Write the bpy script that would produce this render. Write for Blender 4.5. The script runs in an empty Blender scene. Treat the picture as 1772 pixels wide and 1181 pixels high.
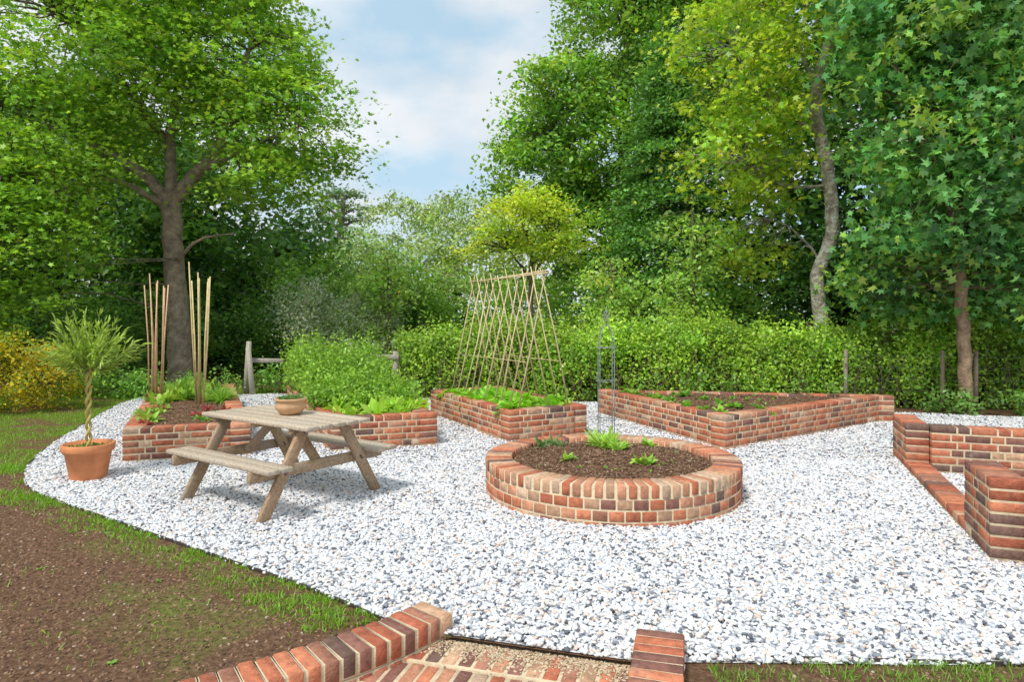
import bpy, bmesh, math, random
import numpy as np
from mathutils import Vector
rng = np.random.default_rng(7); random.seed(7)
scene = bpy.context.scene
COL = scene.collection

# ------------------------------------------------------------------ helpers
def link(ob, parent=None):
    COL.objects.link(ob)
    if parent is not None: ob.parent = parent
    return ob
def empty(name):
    return link(bpy.data.objects.new(name, None))

class Acc:
    """accumulates verts / faces / per-vertex colour"""
    def __init__(s): s.V=[]; s.L=[]; s.S=[]; s.C=[]; s.n=0
    def add(s, V, faces_idx, sizes, C):
        V=np.asarray(V,float).reshape(-1,3)
        s.V.append(V); s.L.append(np.asarray(faces_idx,np.int64).ravel()+s.n)
        s.S.append(np.asarray(sizes,np.int64).ravel())
        C=np.asarray(C,float)
        if C.ndim==1: C=np.tile(C,(len(V),1))
        s.C.append(C[:,:3]); s.n+=len(V)
    def obj(s, name, mat, parent=None, smooth=False):
        V=np.concatenate(s.V); L=np.concatenate(s.L); S=np.concatenate(s.S); C=np.concatenate(s.C)
        me=bpy.data.meshes.new(name)
        me.vertices.add(len(V)); me.vertices.foreach_set("co",V.astype(np.float32).ravel())
        me.loops.add(len(L)); me.loops.foreach_set("vertex_index",L.astype(np.int32))
        st=np.concatenate([[0],np.cumsum(S)[:-1]]).astype(np.int32)
        me.polygons.add(len(S)); me.polygons.foreach_set("loop_start",st)
        me.update(calc_edges=True)
        a=me.attributes.new("Col",'FLOAT_COLOR','POINT')
        a.data.foreach_set("color",np.concatenate([C,np.ones((len(C),1))],1).astype(np.float32).ravel())
        if smooth: me.polygons.foreach_set("use_smooth",np.ones(len(S),bool))
        me.materials.append(mat)
        me.validate()
        return link(bpy.data.objects.new(name,me),parent)

def norm(a): return a/np.maximum(np.linalg.norm(a,axis=-1,keepdims=True),1e-9)

# chamfered box template
def _cbox():
    idx={};vs=[]
    for sx in(-1,1):
        for sy in(-1,1):
            for sz in(-1,1):
                for a in range(3):
                    idx[(sx,sy,sz,a)]=len(vs); vs.append(((sx,sy,sz),a))
    F=[]
    for a in range(3):
        b,c=(a+1)%3,(a+2)%3
        for s in(-1,1):
            f=[]
            for sb,sc in((-1,-1),(1,-1),(1,1),(-1,1)):
                k=[0,0,0];k[a]=s;k[b]=sb;k[c]=sc
                f.append(idx[(*k,a)])
            F.append(f)
    for c in range(3):
        a,b=(c+1)%3,(c+2)%3
        for sa in(-1,1):
            for sb in(-1,1):
                def g(sc,ax):
                    k=[0,0,0];k[a]=sa;k[b]=sb;k[c]=sc
                    return idx[(*k,ax)]
                F.append([g(-1,a),g(1,a),g(1,b),g(-1,b)])
    for sx in(-1,1):
        for sy in(-1,1):
            for sz in(-1,1):
                F.append([idx[(sx,sy,sz,a)] for a in range(3)])
    sg=np.array([v[0] for v in vs],float); ax=np.array([v[1] for v in vs])
    P=sg*1.0
    for i in range(len(vs)):
        for k in range(3):
            if k!=ax[i]: P[i,k]*=.9
    out=[]
    for f in F:
        p=P[f]; n=np.cross(p[1]-p[0],p[2]-p[0]); 
        out.append(f if n@p.mean(0)>0 else f[::-1])
    return sg,ax,out
SG,AX,CF=_cbox()
CFI=np.concatenate([np.array(f) for f in CF]); CFS=np.array([len(f) for f in CF])
def cbox(acc,c,ux,uy,uz,dims,col,ch=.006):
    h=np.array(dims,float)/2
    ins=np.full((24,3),ch); ins[np.arange(24),AX]=0
    P=SG*(h-np.minimum(ins,h*.9))
    V=np.array(c)+P@np.array([ux,uy,uz],float)
    acc.add(V,CFI,CFS,col)

def beam(acc,p,q,w,t,col,up=(0,0,1),ch=.005):
    """board from p to q, w = width perpendicular to up, t = size along up-ish"""
    p=np.array(p,float);q=np.array(q,float);d=q-p;l=np.linalg.norm(d);d/=l
    s=np.cross(up,d);s/=np.linalg.norm(s);u=np.cross(d,s)
    cbox(acc,(p+q)/2,d,s,u,(l,w,t),col,ch)

def tube(acc,pts,rad,col,sides=8,cap=True):
    pts=np.array(pts,float);n=len(pts)
    rad=np.broadcast_to(np.array(rad,float),(n,))
    T=norm(np.gradient(pts,axis=0))
    ref=np.array([0.,1,0]) if abs(T[0][1])<.8 else np.array([1.,0,0])
    V=[]
    for i in range(n):
        a=np.cross(T[i],ref);a/=np.linalg.norm(a)+1e-9;b=np.cross(T[i],a)
        th=np.arange(sides)*2*math.pi/sides
        V.append(pts[i]+rad[i]*(np.cos(th)[:,None]*a+np.sin(th)[:,None]*b))
    V=np.concatenate(V)
    F=[];S=[]
    for i in range(n-1):
        for j in range(sides):
            k=(j+1)%sides
            F+= [i*sides+j,(i+1)*sides+j,(i+1)*sides+k,i*sides+k];S.append(4)
    if cap:
        F+=list(range((n-1)*sides,n*sides))[::-1];S.append(sides)
        F+=list(range(sides));S.append(sides)
    acc.add(V,F,S,col)

def smoothpath(pts,k=5):
    pts=np.array(pts,float)
    if len(pts)<3: return pts
    P=np.vstack([2*pts[0]-pts[1],pts,2*pts[-1]-pts[-2]]);out=[]
    for i in range(1,len(P)-2):
        for t in np.arange(k)/k:
            p0,p1,p2,p3=P[i-1],P[i],P[i+1],P[i+2]
            out.append(.5*((2*p1)+(-p0+p2)*t+(2*p0-5*p1+4*p2-p3)*t*t+(-p0+3*p1-3*p2+p3)*t**3))
    out.append(pts[-1]);return np.array(out)

# leaf templates (a: along, b: across, c: normal)
DIA=np.array([(0,0,0),(.45,.30,.07),(1,0,-.06),(.45,-.30,.07)])
def _palm():
    pts=[(-.05,0)]
    seq=[(-112,.55),(-80,.36),(-52,.85),(-26,.42),(0,1),(26,.42),(52,.85),(80,.36),(112,.55)]
    for a,r in seq:
        t=math.radians(a);pts.append((r*math.cos(t),r*math.sin(t)))
    return np.array([(x*.75+.2 if i else 0,y*.75,-.14*abs(y)-.10*max(x,0)) for i,(x,y) in enumerate(pts)])
PALM=_palm()
def leaves(acc,C,size,col,tmpl=DIA,up=1.0,out=None,outw=0.0):
    C=np.asarray(C,float);N=len(C)
    if N==0:return
    nr=rng.normal(size=(N,3))*.75; nr[:,2]+=up
    if out is not None: nr+=out*outw
    nr=norm(nr)
    t=rng.normal(size=(N,3)); t[:,2]-=.35
    t=norm(t-nr*(t*nr).sum(1,keepdims=True)); b=np.cross(nr,t)
    s=np.broadcast_to(np.asarray(size,float),(N,))[:,None,None]
    k=len(tmpl)
    V=C[:,None,:]+s*(tmpl[None,:,0:1]*t[:,None]+tmpl[None,:,1:2]*b[:,None]+tmpl[None,:,2:3]*nr[:,None])
    col=np.asarray(col,float)
    if col.ndim==1: col=np.tile(col,(N,1))
    acc.add(V.reshape(-1,3),np.arange(N*k),np.full(N,k),np.repeat(col,k,0))

def blades(acc,B,D,L,W,col,droop=.3,prof=(.5,1,.7)):
    B=np.asarray(B,float);N=len(B)
    if N==0:return
    D=norm(np.asarray(D,float)); L=np.broadcast_to(np.asarray(L,float),(N,))[:,None]; W=np.broadcast_to(np.asarray(W,float),(N,))[:,None]
    S=np.cross(D,np.array([0,0,1.])+rng.normal(size=(N,3))*.25);S=norm(S)
    V=np.zeros((N,7,3));g=np.broadcast_to(np.asarray(droop,float),(N,))[:,None]
    for i,t in enumerate((0,.35,.72)):
        p=B+D*L*t; p[:,2]-=(g*L)[:,0]*t*t
        V[:,2*i]=p-S*W*.5*prof[i];V[:,2*i+1]=p+S*W*.5*prof[i]
    p=B+D*L;p[:,2]-=(g*L)[:,0];V[:,6]=p
    f=np.array([0,1,3,2,2,3,5,4,4,5,6])
    idx=(np.arange(N)[:,None]*7+f[None]).ravel()
    col=np.asarray(col,float)
    if col.ndim==1: col=np.tile(col,(N,1))
    acc.add(V.reshape(-1,3),idx,np.tile([4,4,3],N),np.repeat(col,7,0))

# ------------------------------------------------------------------ materials
def newmat(name):
    m=bpy.data.materials.new(name);m.use_nodes=True
    nt=m.node_tree;nt.nodes.clear()
    o=nt.nodes.new('ShaderNodeOutputMaterial')
    return m,nt,o
def N(nt,t,**k):
    n=nt.nodes.new(t)
    for a,v in k.items():
        setattr(n,a,v)
    return n
def ramp(nt,fac,stops,interp='LINEAR'):
    r=nt.nodes.new('ShaderNodeValToRGB');r.color_ramp.interpolation=interp
    e=r.color_ramp.elements
    while len(e)<len(stops):e.new(.5)
    for i,(p,c) in enumerate(stops):
        e[i].position=p;e[i].color=(*c,1)
    nt.links.new(fac,r.inputs[0]);return r
def mixc(nt,a,b,fac,mode='MULTIPLY'):
    m=nt.nodes.new('ShaderNodeMix');m.data_type='RGBA';m.blend_type=mode
    for inp,v in ((m.inputs[6],a),(m.inputs[7],b),(m.inputs[0],fac)):
        if isinstance(v,bpy.types.NodeSocket): nt.links.new(v,inp)
        elif isinstance(v,(int,float)): inp.default_value=v
        else: inp.default_value=(*v,1)
    return m.outputs[2]

def leafmat(name,transl=.38,tint=(1.3,1.25,.6),rough=.42):
    m,nt,o=newmat(name)
    a=N(nt,'ShaderNodeAttribute',attribute_name='Col')
    p=N(nt,'ShaderNodeBsdfPrincipled');p.inputs['Roughness'].default_value=rough
    p.inputs['Specular IOR Level'].default_value=.5
    nt.links.new(a.outputs['Color'],p.inputs['Base Color'])
    tr=N(nt,'ShaderNodeBsdfTranslucent')
    nt.links.new(mixc(nt,a.outputs['Color'],tint,1.0),tr.inputs['Color'])
    mx=N(nt,'ShaderNodeMixShader');mx.inputs[0].default_value=transl
    nt.links.new(p.outputs[0],mx.inputs[1]);nt.links.new(tr.outputs[0],mx.inputs[2])
    nt.links.new(mx.outputs[0],o.inputs[0]);return m

def surfmat(name,rough=.85,scale=30,lo=.6,hi=1.25,bump=.4,bscale=None,base=None,stretch=None,spec=.25,dist=.01,patch=None):
    """colour attribute (or base) times noise, with bump; optional patches of a second colour"""
    m,nt,o=newmat(name)
    tc=N(nt,'ShaderNodeTexCoord');src=tc.outputs['Object']
    if stretch:
        mp=N(nt,'ShaderNodeMapping');mp.inputs['Scale'].default_value=stretch
        nt.links.new(src,mp.inputs[0]);src=mp.outputs[0]
    n=N(nt,'ShaderNodeTexNoise');n.inputs['Scale'].default_value=scale;n.inputs['Detail'].default_value=8;n.inputs['Roughness'].default_value=.65
    nt.links.new(src,n.inputs['Vector'])
    r=ramp(nt,n.outputs['Fac'],[(.3,(lo,)*3),(.7,(hi,)*3)])
    if base is None:
        a=N(nt,'ShaderNodeAttribute',attribute_name='Col').outputs['Color']
    else: a=base
    c=mixc(nt,a,r.outputs[0],1.0)
    if patch:
        pc,ps,p0,p1,pm=patch
        n3=N(nt,'ShaderNodeTexNoise');n3.inputs['Scale'].default_value=ps;n3.inputs['Detail'].default_value=9;n3.inputs['Roughness'].default_value=.7
        nt.links.new(tc.outputs['Object'],n3.inputs['Vector'])
        pf=ramp(nt,n3.outputs['Fac'],[(p0,(0,0,0)),(p1,(pm,)*3)])
        c=mixc(nt,c,pc,pf.outputs[0],'MIX')
    p=N(nt,'ShaderNodeBsdfPrincipled');p.inputs['Roughness'].default_value=rough;p.inputs['Specular IOR Level'].default_value=spec
    nt.links.new(c,p.inputs['Base Color'])
    n2=N(nt,'ShaderNodeTexNoise');n2.inputs['Scale'].default_value=bscale or scale*2;n2.inputs['Detail'].default_value=6
    nt.links.new(src,n2.inputs['Vector'])
    b=N(nt,'ShaderNodeBump');b.inputs['Strength'].default_value=bump;b.inputs['Distance'].default_value=dist
    nt.links.new(n2.outputs['Fac'],b.inputs['Height']);nt.links.new(b.outputs[0],p.inputs['Normal'])
    nt.links.new(p.outputs[0],o.inputs[0]);return m

M_leaf=leafmat('leaf')
M_brick=surfmat('brick',.9,22,.6,1.25,.8,90,patch=((.60,.52,.43),5,.57,.74,.5))
M_mortar=surfmat('mortar',.95,25,.75,1.15,.6,120,base=(.68,.56,.38))
M_wood=surfmat('weathered_wood',.8,9,.55,1.3,.5,20,stretch=(5,5,5),patch=((.42,.40,.36),3,.5,.7,.5))
M_bark=surfmat('bark',.95,6,.45,1.5,1.0,14,dist=.05)
M_cane=surfmat('bamboo',.6,12,.7,1.2,.2)
M_terra=surfmat('terracotta',.8,7,.8,1.2,.15,40,patch=((.70,.50,.38),9,.6,.75,.5))
M_metal=surfmat('dark_metal',.5,20,.7,1.2,.1,base=(.06,.045,.04))
M_galv=surfmat('galvanised_metal',.45,20,.8,1.2,.1,base=(.28,.31,.31))

def soilmat(name,green=False,k=1.0):
    m,nt,o=newmat(name)
    tc=N(nt,'ShaderNodeTexCoord');src=tc.outputs['Object']
    n=N(nt,'ShaderNodeTexNoise');n.inputs['Scale'].default_value=28;n.inputs['Detail'].default_value=10;n.inputs['Roughness'].default_value=.75
    nt.links.new(src,n.inputs['Vector'])
    c=ramp(nt,n.outputs['Fac'],[(.3,(.06*k,.03*k,.018*k)),(.5,(.18*k,.10*k,.058*k)),(.72,(.35*k,.22*k,.14*k))]).outputs[0]
    if green:
        g=N(nt,'ShaderNodeTexNoise');g.inputs['Scale'].default_value=.7;g.inputs['Detail'].default_value=8;g.inputs['Roughness'].default_value=.65
        nt.links.new(src,g.inputs['Vector'])
        gf=ramp(nt,g.outputs['Fac'],[(.52,(0,0,0)),(.64,(.6,.6,.6))])
        gc=ramp(nt,n.outputs['Fac'],[(.3,(.07,.12,.015)),(.7,(.24,.38,.05))])
        c=mixc(nt,c,gc.outputs[0],gf.outputs[0],'MIX')
    v=N(nt,'ShaderNodeTexVoronoi');v.inputs['Scale'].default_value=38
    nt.links.new(src,v.inputs['Vector'])
    p=N(nt,'ShaderNodeBsdfPrincipled');p.inputs['Roughness'].default_value=.95;p.inputs['Specular IOR Level'].default_value=.15
    nt.links.new(c,p.inputs['Base Color'])
    b=N(nt,'ShaderNodeBump');b.inputs['Strength'].default_value=.8;b.inputs['Distance'].default_value=.03
    nt.links.new(n.outputs['Fac'],b.inputs['Height'])
    b2=N(nt,'ShaderNodeBump');b2.inputs['Strength'].default_value=.4;b2.inputs['Distance'].default_value=.015
    nt.links.new(v.outputs['Distance'],b2.inputs['Height']);nt.links.new(b.outputs[0],b2.inputs['Normal'])
    nt.links.new(b2.outputs[0],p.inputs['Normal']);nt.links.new(p.outputs[0],o.inputs[0]);return m
M_soil=soilmat('soil',k=.95);M_ground=soilmat('patchy_ground',True)
STONE=[(0,(.77,.78,.80)),(.27,(.86,.86,.87)),(.55,(.65,.67,.71)),(.69,(.77,.69,.62)),(.74,(.42,.45,.50)),(.83,(.24,.26,.31)),(.89,(.68,.55,.46)),(.94,(.13,.14,.17))]
def gravelmat(name,inst):
    m,nt,o=newmat(name)
    p=N(nt,'ShaderNodeBsdfPrincipled');p.inputs['Roughness'].default_value=.6;p.inputs['Specular IOR Level'].default_value=.3
    if inst:
        oi=N(nt,'ShaderNodeObjectInfo')
        c=ramp(nt,oi.outputs['Random'],STONE,'CONSTANT').outputs[0]
        tc=N(nt,'ShaderNodeTexCoord');n=N(nt,'ShaderNodeTexNoise');n.inputs['Scale'].default_value=2.5
        nt.links.new(tc.outputs['Object'],n.inputs['Vector'])
        r=ramp(nt,n.outputs['Fac'],[(.3,(.85,)*3),(.7,(1.06,)*3)])
        c=mixc(nt,c,r.outputs[0],1.0)
    else:
        tc=N(nt,'ShaderNodeTexCoord')
        v=N(nt,'ShaderNodeTexVoronoi');v.inputs['Scale'].default_value=48
        nt.links.new(tc.outputs['Object'],v.inputs['Vector'])
        sp=N(nt,'ShaderNodeSeparateColor');nt.links.new(v.outputs['Color'],sp.inputs[0])
        c=ramp(nt,sp.outputs[0],STONE,'CONSTANT').outputs[0]
        dk=ramp(nt,v.outputs['Distance'],[(.45,(1,1,1)),(.8,(.45,.45,.45))])
        c=mixc(nt,c,dk.outputs[0],1.0)
        b=N(nt,'ShaderNodeBump',invert=True);b.inputs['Strength'].default_value=.8;b.inputs['Distance'].default_value=.015
        nt.links.new(v.outputs['Distance'],b.inputs['Height']);nt.links.new(b.outputs[0],p.inputs['Normal'])
    nt.links.new(c,p.inputs['Base Color']);nt.links.new(p.outputs[0],o.inputs[0]);return m
M_gravel=gravelmat('gravel',False);M_pebble=gravelmat('gravel_stone',True)
def clodmat(name,stops):
    m,nt,o=newmat(name)
    p=N(nt,'ShaderNodeBsdfPrincipled');p.inputs['Roughness'].default_value=.95
    oi=N(nt,'ShaderNodeObjectInfo')
    c=ramp(nt,oi.outputs['Random'],stops).outputs[0]
    nt.links.new(c,p.inputs['Base Color']);nt.links.new(p.outputs[0],o.inputs[0]);return m
M_clod=clodmat('soil_clod',[(0,(.065,.033,.019)),(.6,(.20,.115,.066)),(.93,(.32,.19,.11)),(1,(.5,.42,.33))])
M_sand=clodmat('sand_crumb',[(0,(.35,.25,.15)),(.6,(.55,.42,.27)),(1,(.7,.6,.45))])

# scatter of small stones: one object, geometry-nodes instancing
def scatter(name,pts,mat,r,parent=None,subdiv=2,flat=.65):
    me=bpy.data.meshes.new(name);me.vertices.add(len(pts));me.vertices.foreach_set("co",np.asarray(pts,np.float32).ravel());me.update()
    ob=link(bpy.data.objects.new(name,me),parent)
    ng=bpy.data.node_groups.new(name+'_scatter','GeometryNodeTree')
    ng.interface.new_socket('Geometry',in_out='INPUT',socket_type='NodeSocketGeometry')
    ng.interface.new_socket('Geometry',in_out='OUTPUT',socket_type='NodeSocketGeometry')
    gi=ng.nodes.new('NodeGroupInput');go=ng.nodes.new('NodeGroupOutput')
    ico=ng.nodes.new('GeometryNodeMeshIcoSphere');ico.inputs['Radius'].default_value=1;ico.inputs['Subdivisions'].default_value=subdiv
    nz=ng.nodes.new('ShaderNodeTexNoise');nz.inputs['Scale'].default_value=1.1;nz.inputs['Detail'].default_value=1
    sp=ng.nodes.new('GeometryNodeSetPosition')
    vm=ng.nodes.new('ShaderNodeVectorMath');vm.operation='SUBTRACT';vm.inputs[1].default_value=(.5,.5,.5)
    vs=ng.nodes.new('ShaderNodeVectorMath');vs.operation='SCALE';vs.inputs['Scale'].default_value=1.0
    ng.links.new(nz.outputs['Color'],vm.inputs[0]);ng.links.new(vm.outputs[0],vs.inputs[0])
    ng.links.new(ico.outputs[0],sp.inputs['Geometry']);ng.links.new(vs.outputs[0],sp.inputs['Offset'])
    ss=ng.nodes.new('GeometryNodeSetShadeSmooth');ng.links.new(sp.outputs[0],ss.inputs[0])
    sm=ng.nodes.new('GeometryNodeSetMaterial');sm.inputs['Material'].default_value=mat;ng.links.new(ss.outputs[0],sm.inputs[0])
    ip=ng.nodes.new('GeometryNodeInstanceOnPoints')
    rr=ng.nodes.new('FunctionNodeRandomValue');rr.data_type='FLOAT_VECTOR';rr.inputs[0].default_value=(-.5,-.5,0);rr.inputs[1].default_value=(.5,.5,6.28)
    rs=ng.nodes.new('FunctionNodeRandomValue');rs.data_type='FLOAT_VECTOR';rs.inputs[0].default_value=(r*.6,r*.5,r*.4);rs.inputs[1].default_value=(r*1.35,r*1.0,r*flat*1.2)
    rs.inputs['Seed'].default_value=5
    ng.links.new(gi.outputs[0],ip.inputs['Points']);ng.links.new(sm.outputs[0],ip.inputs['Instance'])
    ng.links.new(rr.outputs[0],ip.inputs['Rotation']);ng.links.new(rs.outputs[0],ip.inputs['Scale'])
    ng.links.new(ip.outputs[0],go.inputs[0])
    mod=ob.modifiers.new('scatter','NODES');mod.node_group=ng
    return ob

def inpoly(P,poly):
    x,y=P[:,0],P[:,1];r=np.zeros(len(P),bool);n=len(poly)
    for i in range(n):
        x1,y1=poly[i];x2,y2=poly[(i+1)%n]
        if y1==y2:continue
        c=((y1>y)!=(y2>y))&(x<(x2-x1)*(y-y1)/(y2-y1)+x1);r^=c
    return r
_G=rng.random((64,64))
def vnoise(x,y):
    xi=np.floor(x).astype(int);yi=np.floor(y).astype(int);fx=x-xi;fy=y-yi
    fx=fx*fx*(3-2*fx);fy=fy*fy*(3-2*fy)
    g=lambda a,b:_G[a%64,b%64]
    return (g(xi,yi)*(1-fx)+g(xi+1,yi)*fx)*(1-fy)+(g(xi,yi+1)*(1-fx)+g(xi+1,yi+1)*fx)*fy
def fb(x,y): return .5*vnoise(x,y)+.3*vnoise(x*2.1+9,y*2.1)+.2*vnoise(x*4.3,y*4.3+5)

def polysheet(name,outer,holes,z,mat):
    bm=bmesh.new();E=[]
    for loop in [outer]+holes:
        vs=[bm.verts.new((x,y,z)) for x,y in loop]
        for i in range(len(vs)):E.append(bm.edges.new((vs[i],vs[(i+1)%len(vs)])))
    bmesh.ops.triangle_fill(bm,edges=E,use_beauty=True,use_dissolve=False)
    for f in bm.faces:
        f.normal_update()
        if f.normal.z<0:f.normal_flip()
    me=bpy.data.meshes.new(name);bm.to_mesh(me);bm.free();me.materials.append(mat)
    return link(bpy.data.objects.new(name,me))

# ------------------------------------------------------------------ ground, gravel, edging
edge_left=smoothpath([(-7.6,13.6,0),(-7.18,12.0,0),(-6.55,10.3,0),(-6.05,8.98,0),(-5.44,7.57,0),(-4.99,6.81,0),(-4.51,6.22,0),(-3.90,5.75,0),(-3.11,5.21,0),(-2.24,4.62,0),(-1.54,4.15,0),(-1.08,3.83,0),(-.62,3.46,0)],4)[:,:2]
edge_right=np.array([(.83,3.13),(2.35,3.05),(5,2.95),(9,2.8)])
back=[(9,2.8),(13,6),(12,9.8),(9,10.5),(6.4,11.3),(1.5,12.6),(-1,13.2),(-5,14.0)]
stepback=[(-.50,3.33),(-.29,3.34),(.51,3.11),(.80,3.08)]
gravel_poly=[tuple(p) for p in edge_left]+stepback[:]+[tuple(p) for p in edge_right[1:]]+back[1:]
stair_hole=[(-.50,3.32),(-.29,3.33),(.51,3.10),(.80,3.07),(.62,2.5),(.2,1.0),(-2.2,1.0),(-1.5,2.5),(-1.1,2.85),(-.75,3.12)]
ground=polysheet('ground',[(-300,-200),(300,-200),(300,500),(-300,500)],[stair_hole],0.0,M_ground)
gravel=polysheet('gravel_path',gravel_poly,[],0.006,M_gravel)
def rpts(n,x0,x1,y0,y1): return np.column_stack([rng.uniform(x0,x1,n),rng.uniform(y0,y1,n)])
near=rpts(180000,-5.2,6.2,2.9,7.5)
far=rpts(140000,-7.6,10,7.5,14)
P=np.vstack([near,far]);P=P[inpoly(P,gravel_poly)]
d=np.hypot(P[:,0]-.92,P[:,1]-6.2);P=P[d>1.12]
keep=np.abs(P[:,0])<P[:,1]*.95+.4;P=P[keep]
zz=rng.uniform(.004,.018,len(P))+.022*(fb(P[:,0]*2.2,P[:,1]*2.2)-.35)
P3=np.column_stack([P,np.maximum(zz,.003)])
scatter('gravel_stones',P3,M_pebble,.0150,gravel,2)

def edging(name,pts):
    acc=Acc()
    for a,b in zip(pts[:-1],pts[1:]):
        beam(acc,(a[0],a[1],.0),(b[0],b[1],.0),.006,.045,(.05,.04,.035),ch=.001)
    return acc.obj(name,M_metal)
edging('lawn_edging',edge_left);edging('lawn_edging',edge_right)

def edge_dist(P):
    E=np.vstack([edge_left]);d=np.full(len(P),9.)
    for a,b in zip(E[:-1],E[1:]):
        ab=b-a;t=np.clip(((P-a)@ab)/(ab@ab),0,1);q=a+t[:,None]*ab
        d=np.minimum(d,np.linalg.norm(P-q,axis=1))
    return d
Pg=np.vstack([rpts(420000,-7.5,-.3,2.3,7.2),rpts(260000,-13,-5,6,15)])
Pg=Pg[np.abs(Pg[:,0])<Pg[:,1]*.85+.5]
Pg=Pg[~inpoly(Pg,gravel_poly)&~inpoly(Pg,stair_hole)]
Pg=Pg[~inpoly(Pg,[(-.1,3.7),(-.5,3.7),(-1.4,2.9),(-1.9,2.4),(-1,2.2)])]
de=edge_dist(Pg);nz=fb(Pg[:,0]*1.6+3,Pg[:,1]*2.2);n2=fb(Pg[:,0]*7+1,Pg[:,1]*9)
den=np.clip((nz-.49)*7,0,1)*.65*np.clip((n2-.3)*4,0,1)
den+=np.clip(1.1-de/.32,0,1)*np.clip((nz-.2)*4,0,1)*np.clip((n2-.28)*4,.05,1)
den+=np.clip((Pg[:,1]-6.5)/1.0,0,1)*1.0*np.clip((nz-.32)*6,0.04,1)
den*=np.where((Pg[:,1]<4.0+.3*np.sin(Pg[:,0]*2))&(de>.35),.05,1)
k=rng.random(len(Pg))<den*.55;Pg=Pg[k]
ga=Acc();n=len(Pg)
D=rng.normal(size=(n,3))*.45;D[:,2]=1
gc=np.array([.27,.52,.035])*rng.uniform(.5,1.25,(n,1))*(1+rng.normal(size=(n,3))*.10)
blades(ga,np.column_stack([Pg,np.zeros(n)]),D,rng.uniform(.02,.06,n),rng.uniform(.004,.007,n),np.clip(gc,.01,1),rng.uniform(0,.5,n),(1,.8,.5))
Pr=rpts(22000,.9,5,2.2,3.06);Pr=Pr[rng.random(len(Pr))<np.clip((fb(Pr[:,0]*3,Pr[:,1]*4)-.38)*4,.03,1)];n=len(Pr)
D=rng.normal(size=(n,3))*.45;D[:,2]=1
blades(ga,np.column_stack([Pr,np.zeros(n)]),D,rng.uniform(.03,.07,n),.005,np.array([.24,.44,.05])*rng.uniform(.6,1.2,(n,1)),.3,(1,.8,.5))
for i in range(16):
    p=rpts(1,-4,-.8,2.7,5.5)
    if inpoly(p,gravel_poly)[0] or inpoly(p,stair_hole)[0]:continue
    m=12;an=rng.random(m)*6.28
    blades(ga,np.array([p[0,0],p[0,1],.0])+np.zeros((m,3)),np.column_stack([np.cos(an),np.sin(an),rng.uniform(.3,1,m)]),rng.uniform(.02,.045,m),.012,np.array([.26,.46,.08])*rng.uniform(.8,1.2,(m,1)),.3)
ga.obj('grass',M_leaf)
Pc=rpts(36000,-7,-.3,2.4,7);Pc=Pc[~inpoly(Pc,gravel_poly)&~inpoly(Pc,stair_hole)&(edge_dist(Pc)>.03)]
Pc2=rpts(2500,.9,4,2.3,3.03)
Pc=np.vstack([Pc,Pc2])
scatter('soil_clods',np.column_stack([Pc,np.full(len(Pc),.0)]),M_clod,.010,ground,1)

# ------------------------------------------------------------------ brickwork
BR=np.array([(.60,.22,.12),(.55,.185,.10),(.48,.15,.085),(.61,.29,.175),(.58,.35,.22),(.28,.13,.10),(.21,.125,.10),(.42,.19,.125),(.62,.43,.30)])
def bcol(w=None):
    p=np.array(w if w is not None else [4.5,4.5,3,3,1.6,2,1.4,2.6,.8],float);p/=p.sum()
    return BR[rng.choice(len(BR),p=p)]*rng.uniform(.82,1.15)
DARKW=[3,2.5,2,1.5,1,3.5,4,2.5,.6]
def wall_seg(bk,mo,p,q,z0,z1,th,inward,w=None,zoff=0):
    """p->q outer face line; bricks extend th towards 'inward' side"""
    p=np.array(p,float);q=np.array(q,float);d=q-p;l=np.linalg.norm(d);d/=l
    nrm=np.array([-d[1],d[0]])*inward
    ux=(d[0],d[1],0);uy=(nrm[0],nrm[1],0);uz=(0,0,1)
    nc=max(1,round((z1-z0)/.0745));ch=(z1-z0)/nc
    def put(s0,s1,zc,h,t,off=0):
        c=p+d*(s0+s1)/2+nrm*(th/2+rng.normal()*.001)
        cbox(bk,(c[0],c[1],zc+rng.normal()*.0008+zoff),ux,uy,uz,(s1-s0,t,h),bcol(w),.004)
    for i in range(nc):
        zc=z0+ch*(i+.5)
        s=0 if i%2==0 else -.055;odd=0
        while s<l-.02:
            L=.215 if (odd%2==0) else .1025
            a,b=max(s,0),min(s+L,l)
            if l-b<.03:b=l
            if b-a>.02:put(a,b,zc,ch-.014,th)
            s+=L+.014;odd+=1
            if b==l:break
    c=p+d*l/2+nrm*th/2
    top=z1-.0115+zoff
    cbox(mo,(c[0],c[1],(z0+top)/2),ux,uy,uz,(l-.006,th-.006,top-z0),(1,1,1),.001)

def soil_surface(quad,z,parent,n=40,clods=1500):
    a,b,c,dd=[np.array(v,float) for v in quad]
    u,v=np.meshgrid(np.linspace(0,1,n),np.linspace(0,1,n))
    u=u.ravel()[:,None];v=v.ravel()[:,None]
    P=(a*(1-u)+b*u)*(1-v)+(dd*(1-u)+c*u)*v
    H=lambda P:z+.05*(fb(P[:,0]*3,P[:,1]*3)-.5)+.045*(fb(P[:,0]*14,P[:,1]*14)-.5)
    V=np.column_stack([P,H(P)])
    F=[]
    for j in range(n-1):
        for i in range(n-1):F+=[j*n+i,j*n+i+1,(j+1)*n+i+1,(j+1)*n+i]
    acc=Acc();acc.add(V,F,[4]*((n-1)**2),(1,1,1));o=acc.obj('soil',M_soil,parent,True)
    u=rng.random((clods,1));v=rng.random((clods,1));P=(a*(1-u)+b*u)*(1-v)+(dd*(1-u)+c*u)*v
    scatter('soil_crumbs',np.column_stack([P,H(P)+.003]),M_clod,.014,parent,1)
    return lambda P:H(np.asarray(P,float).reshape(-1,2))

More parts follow.
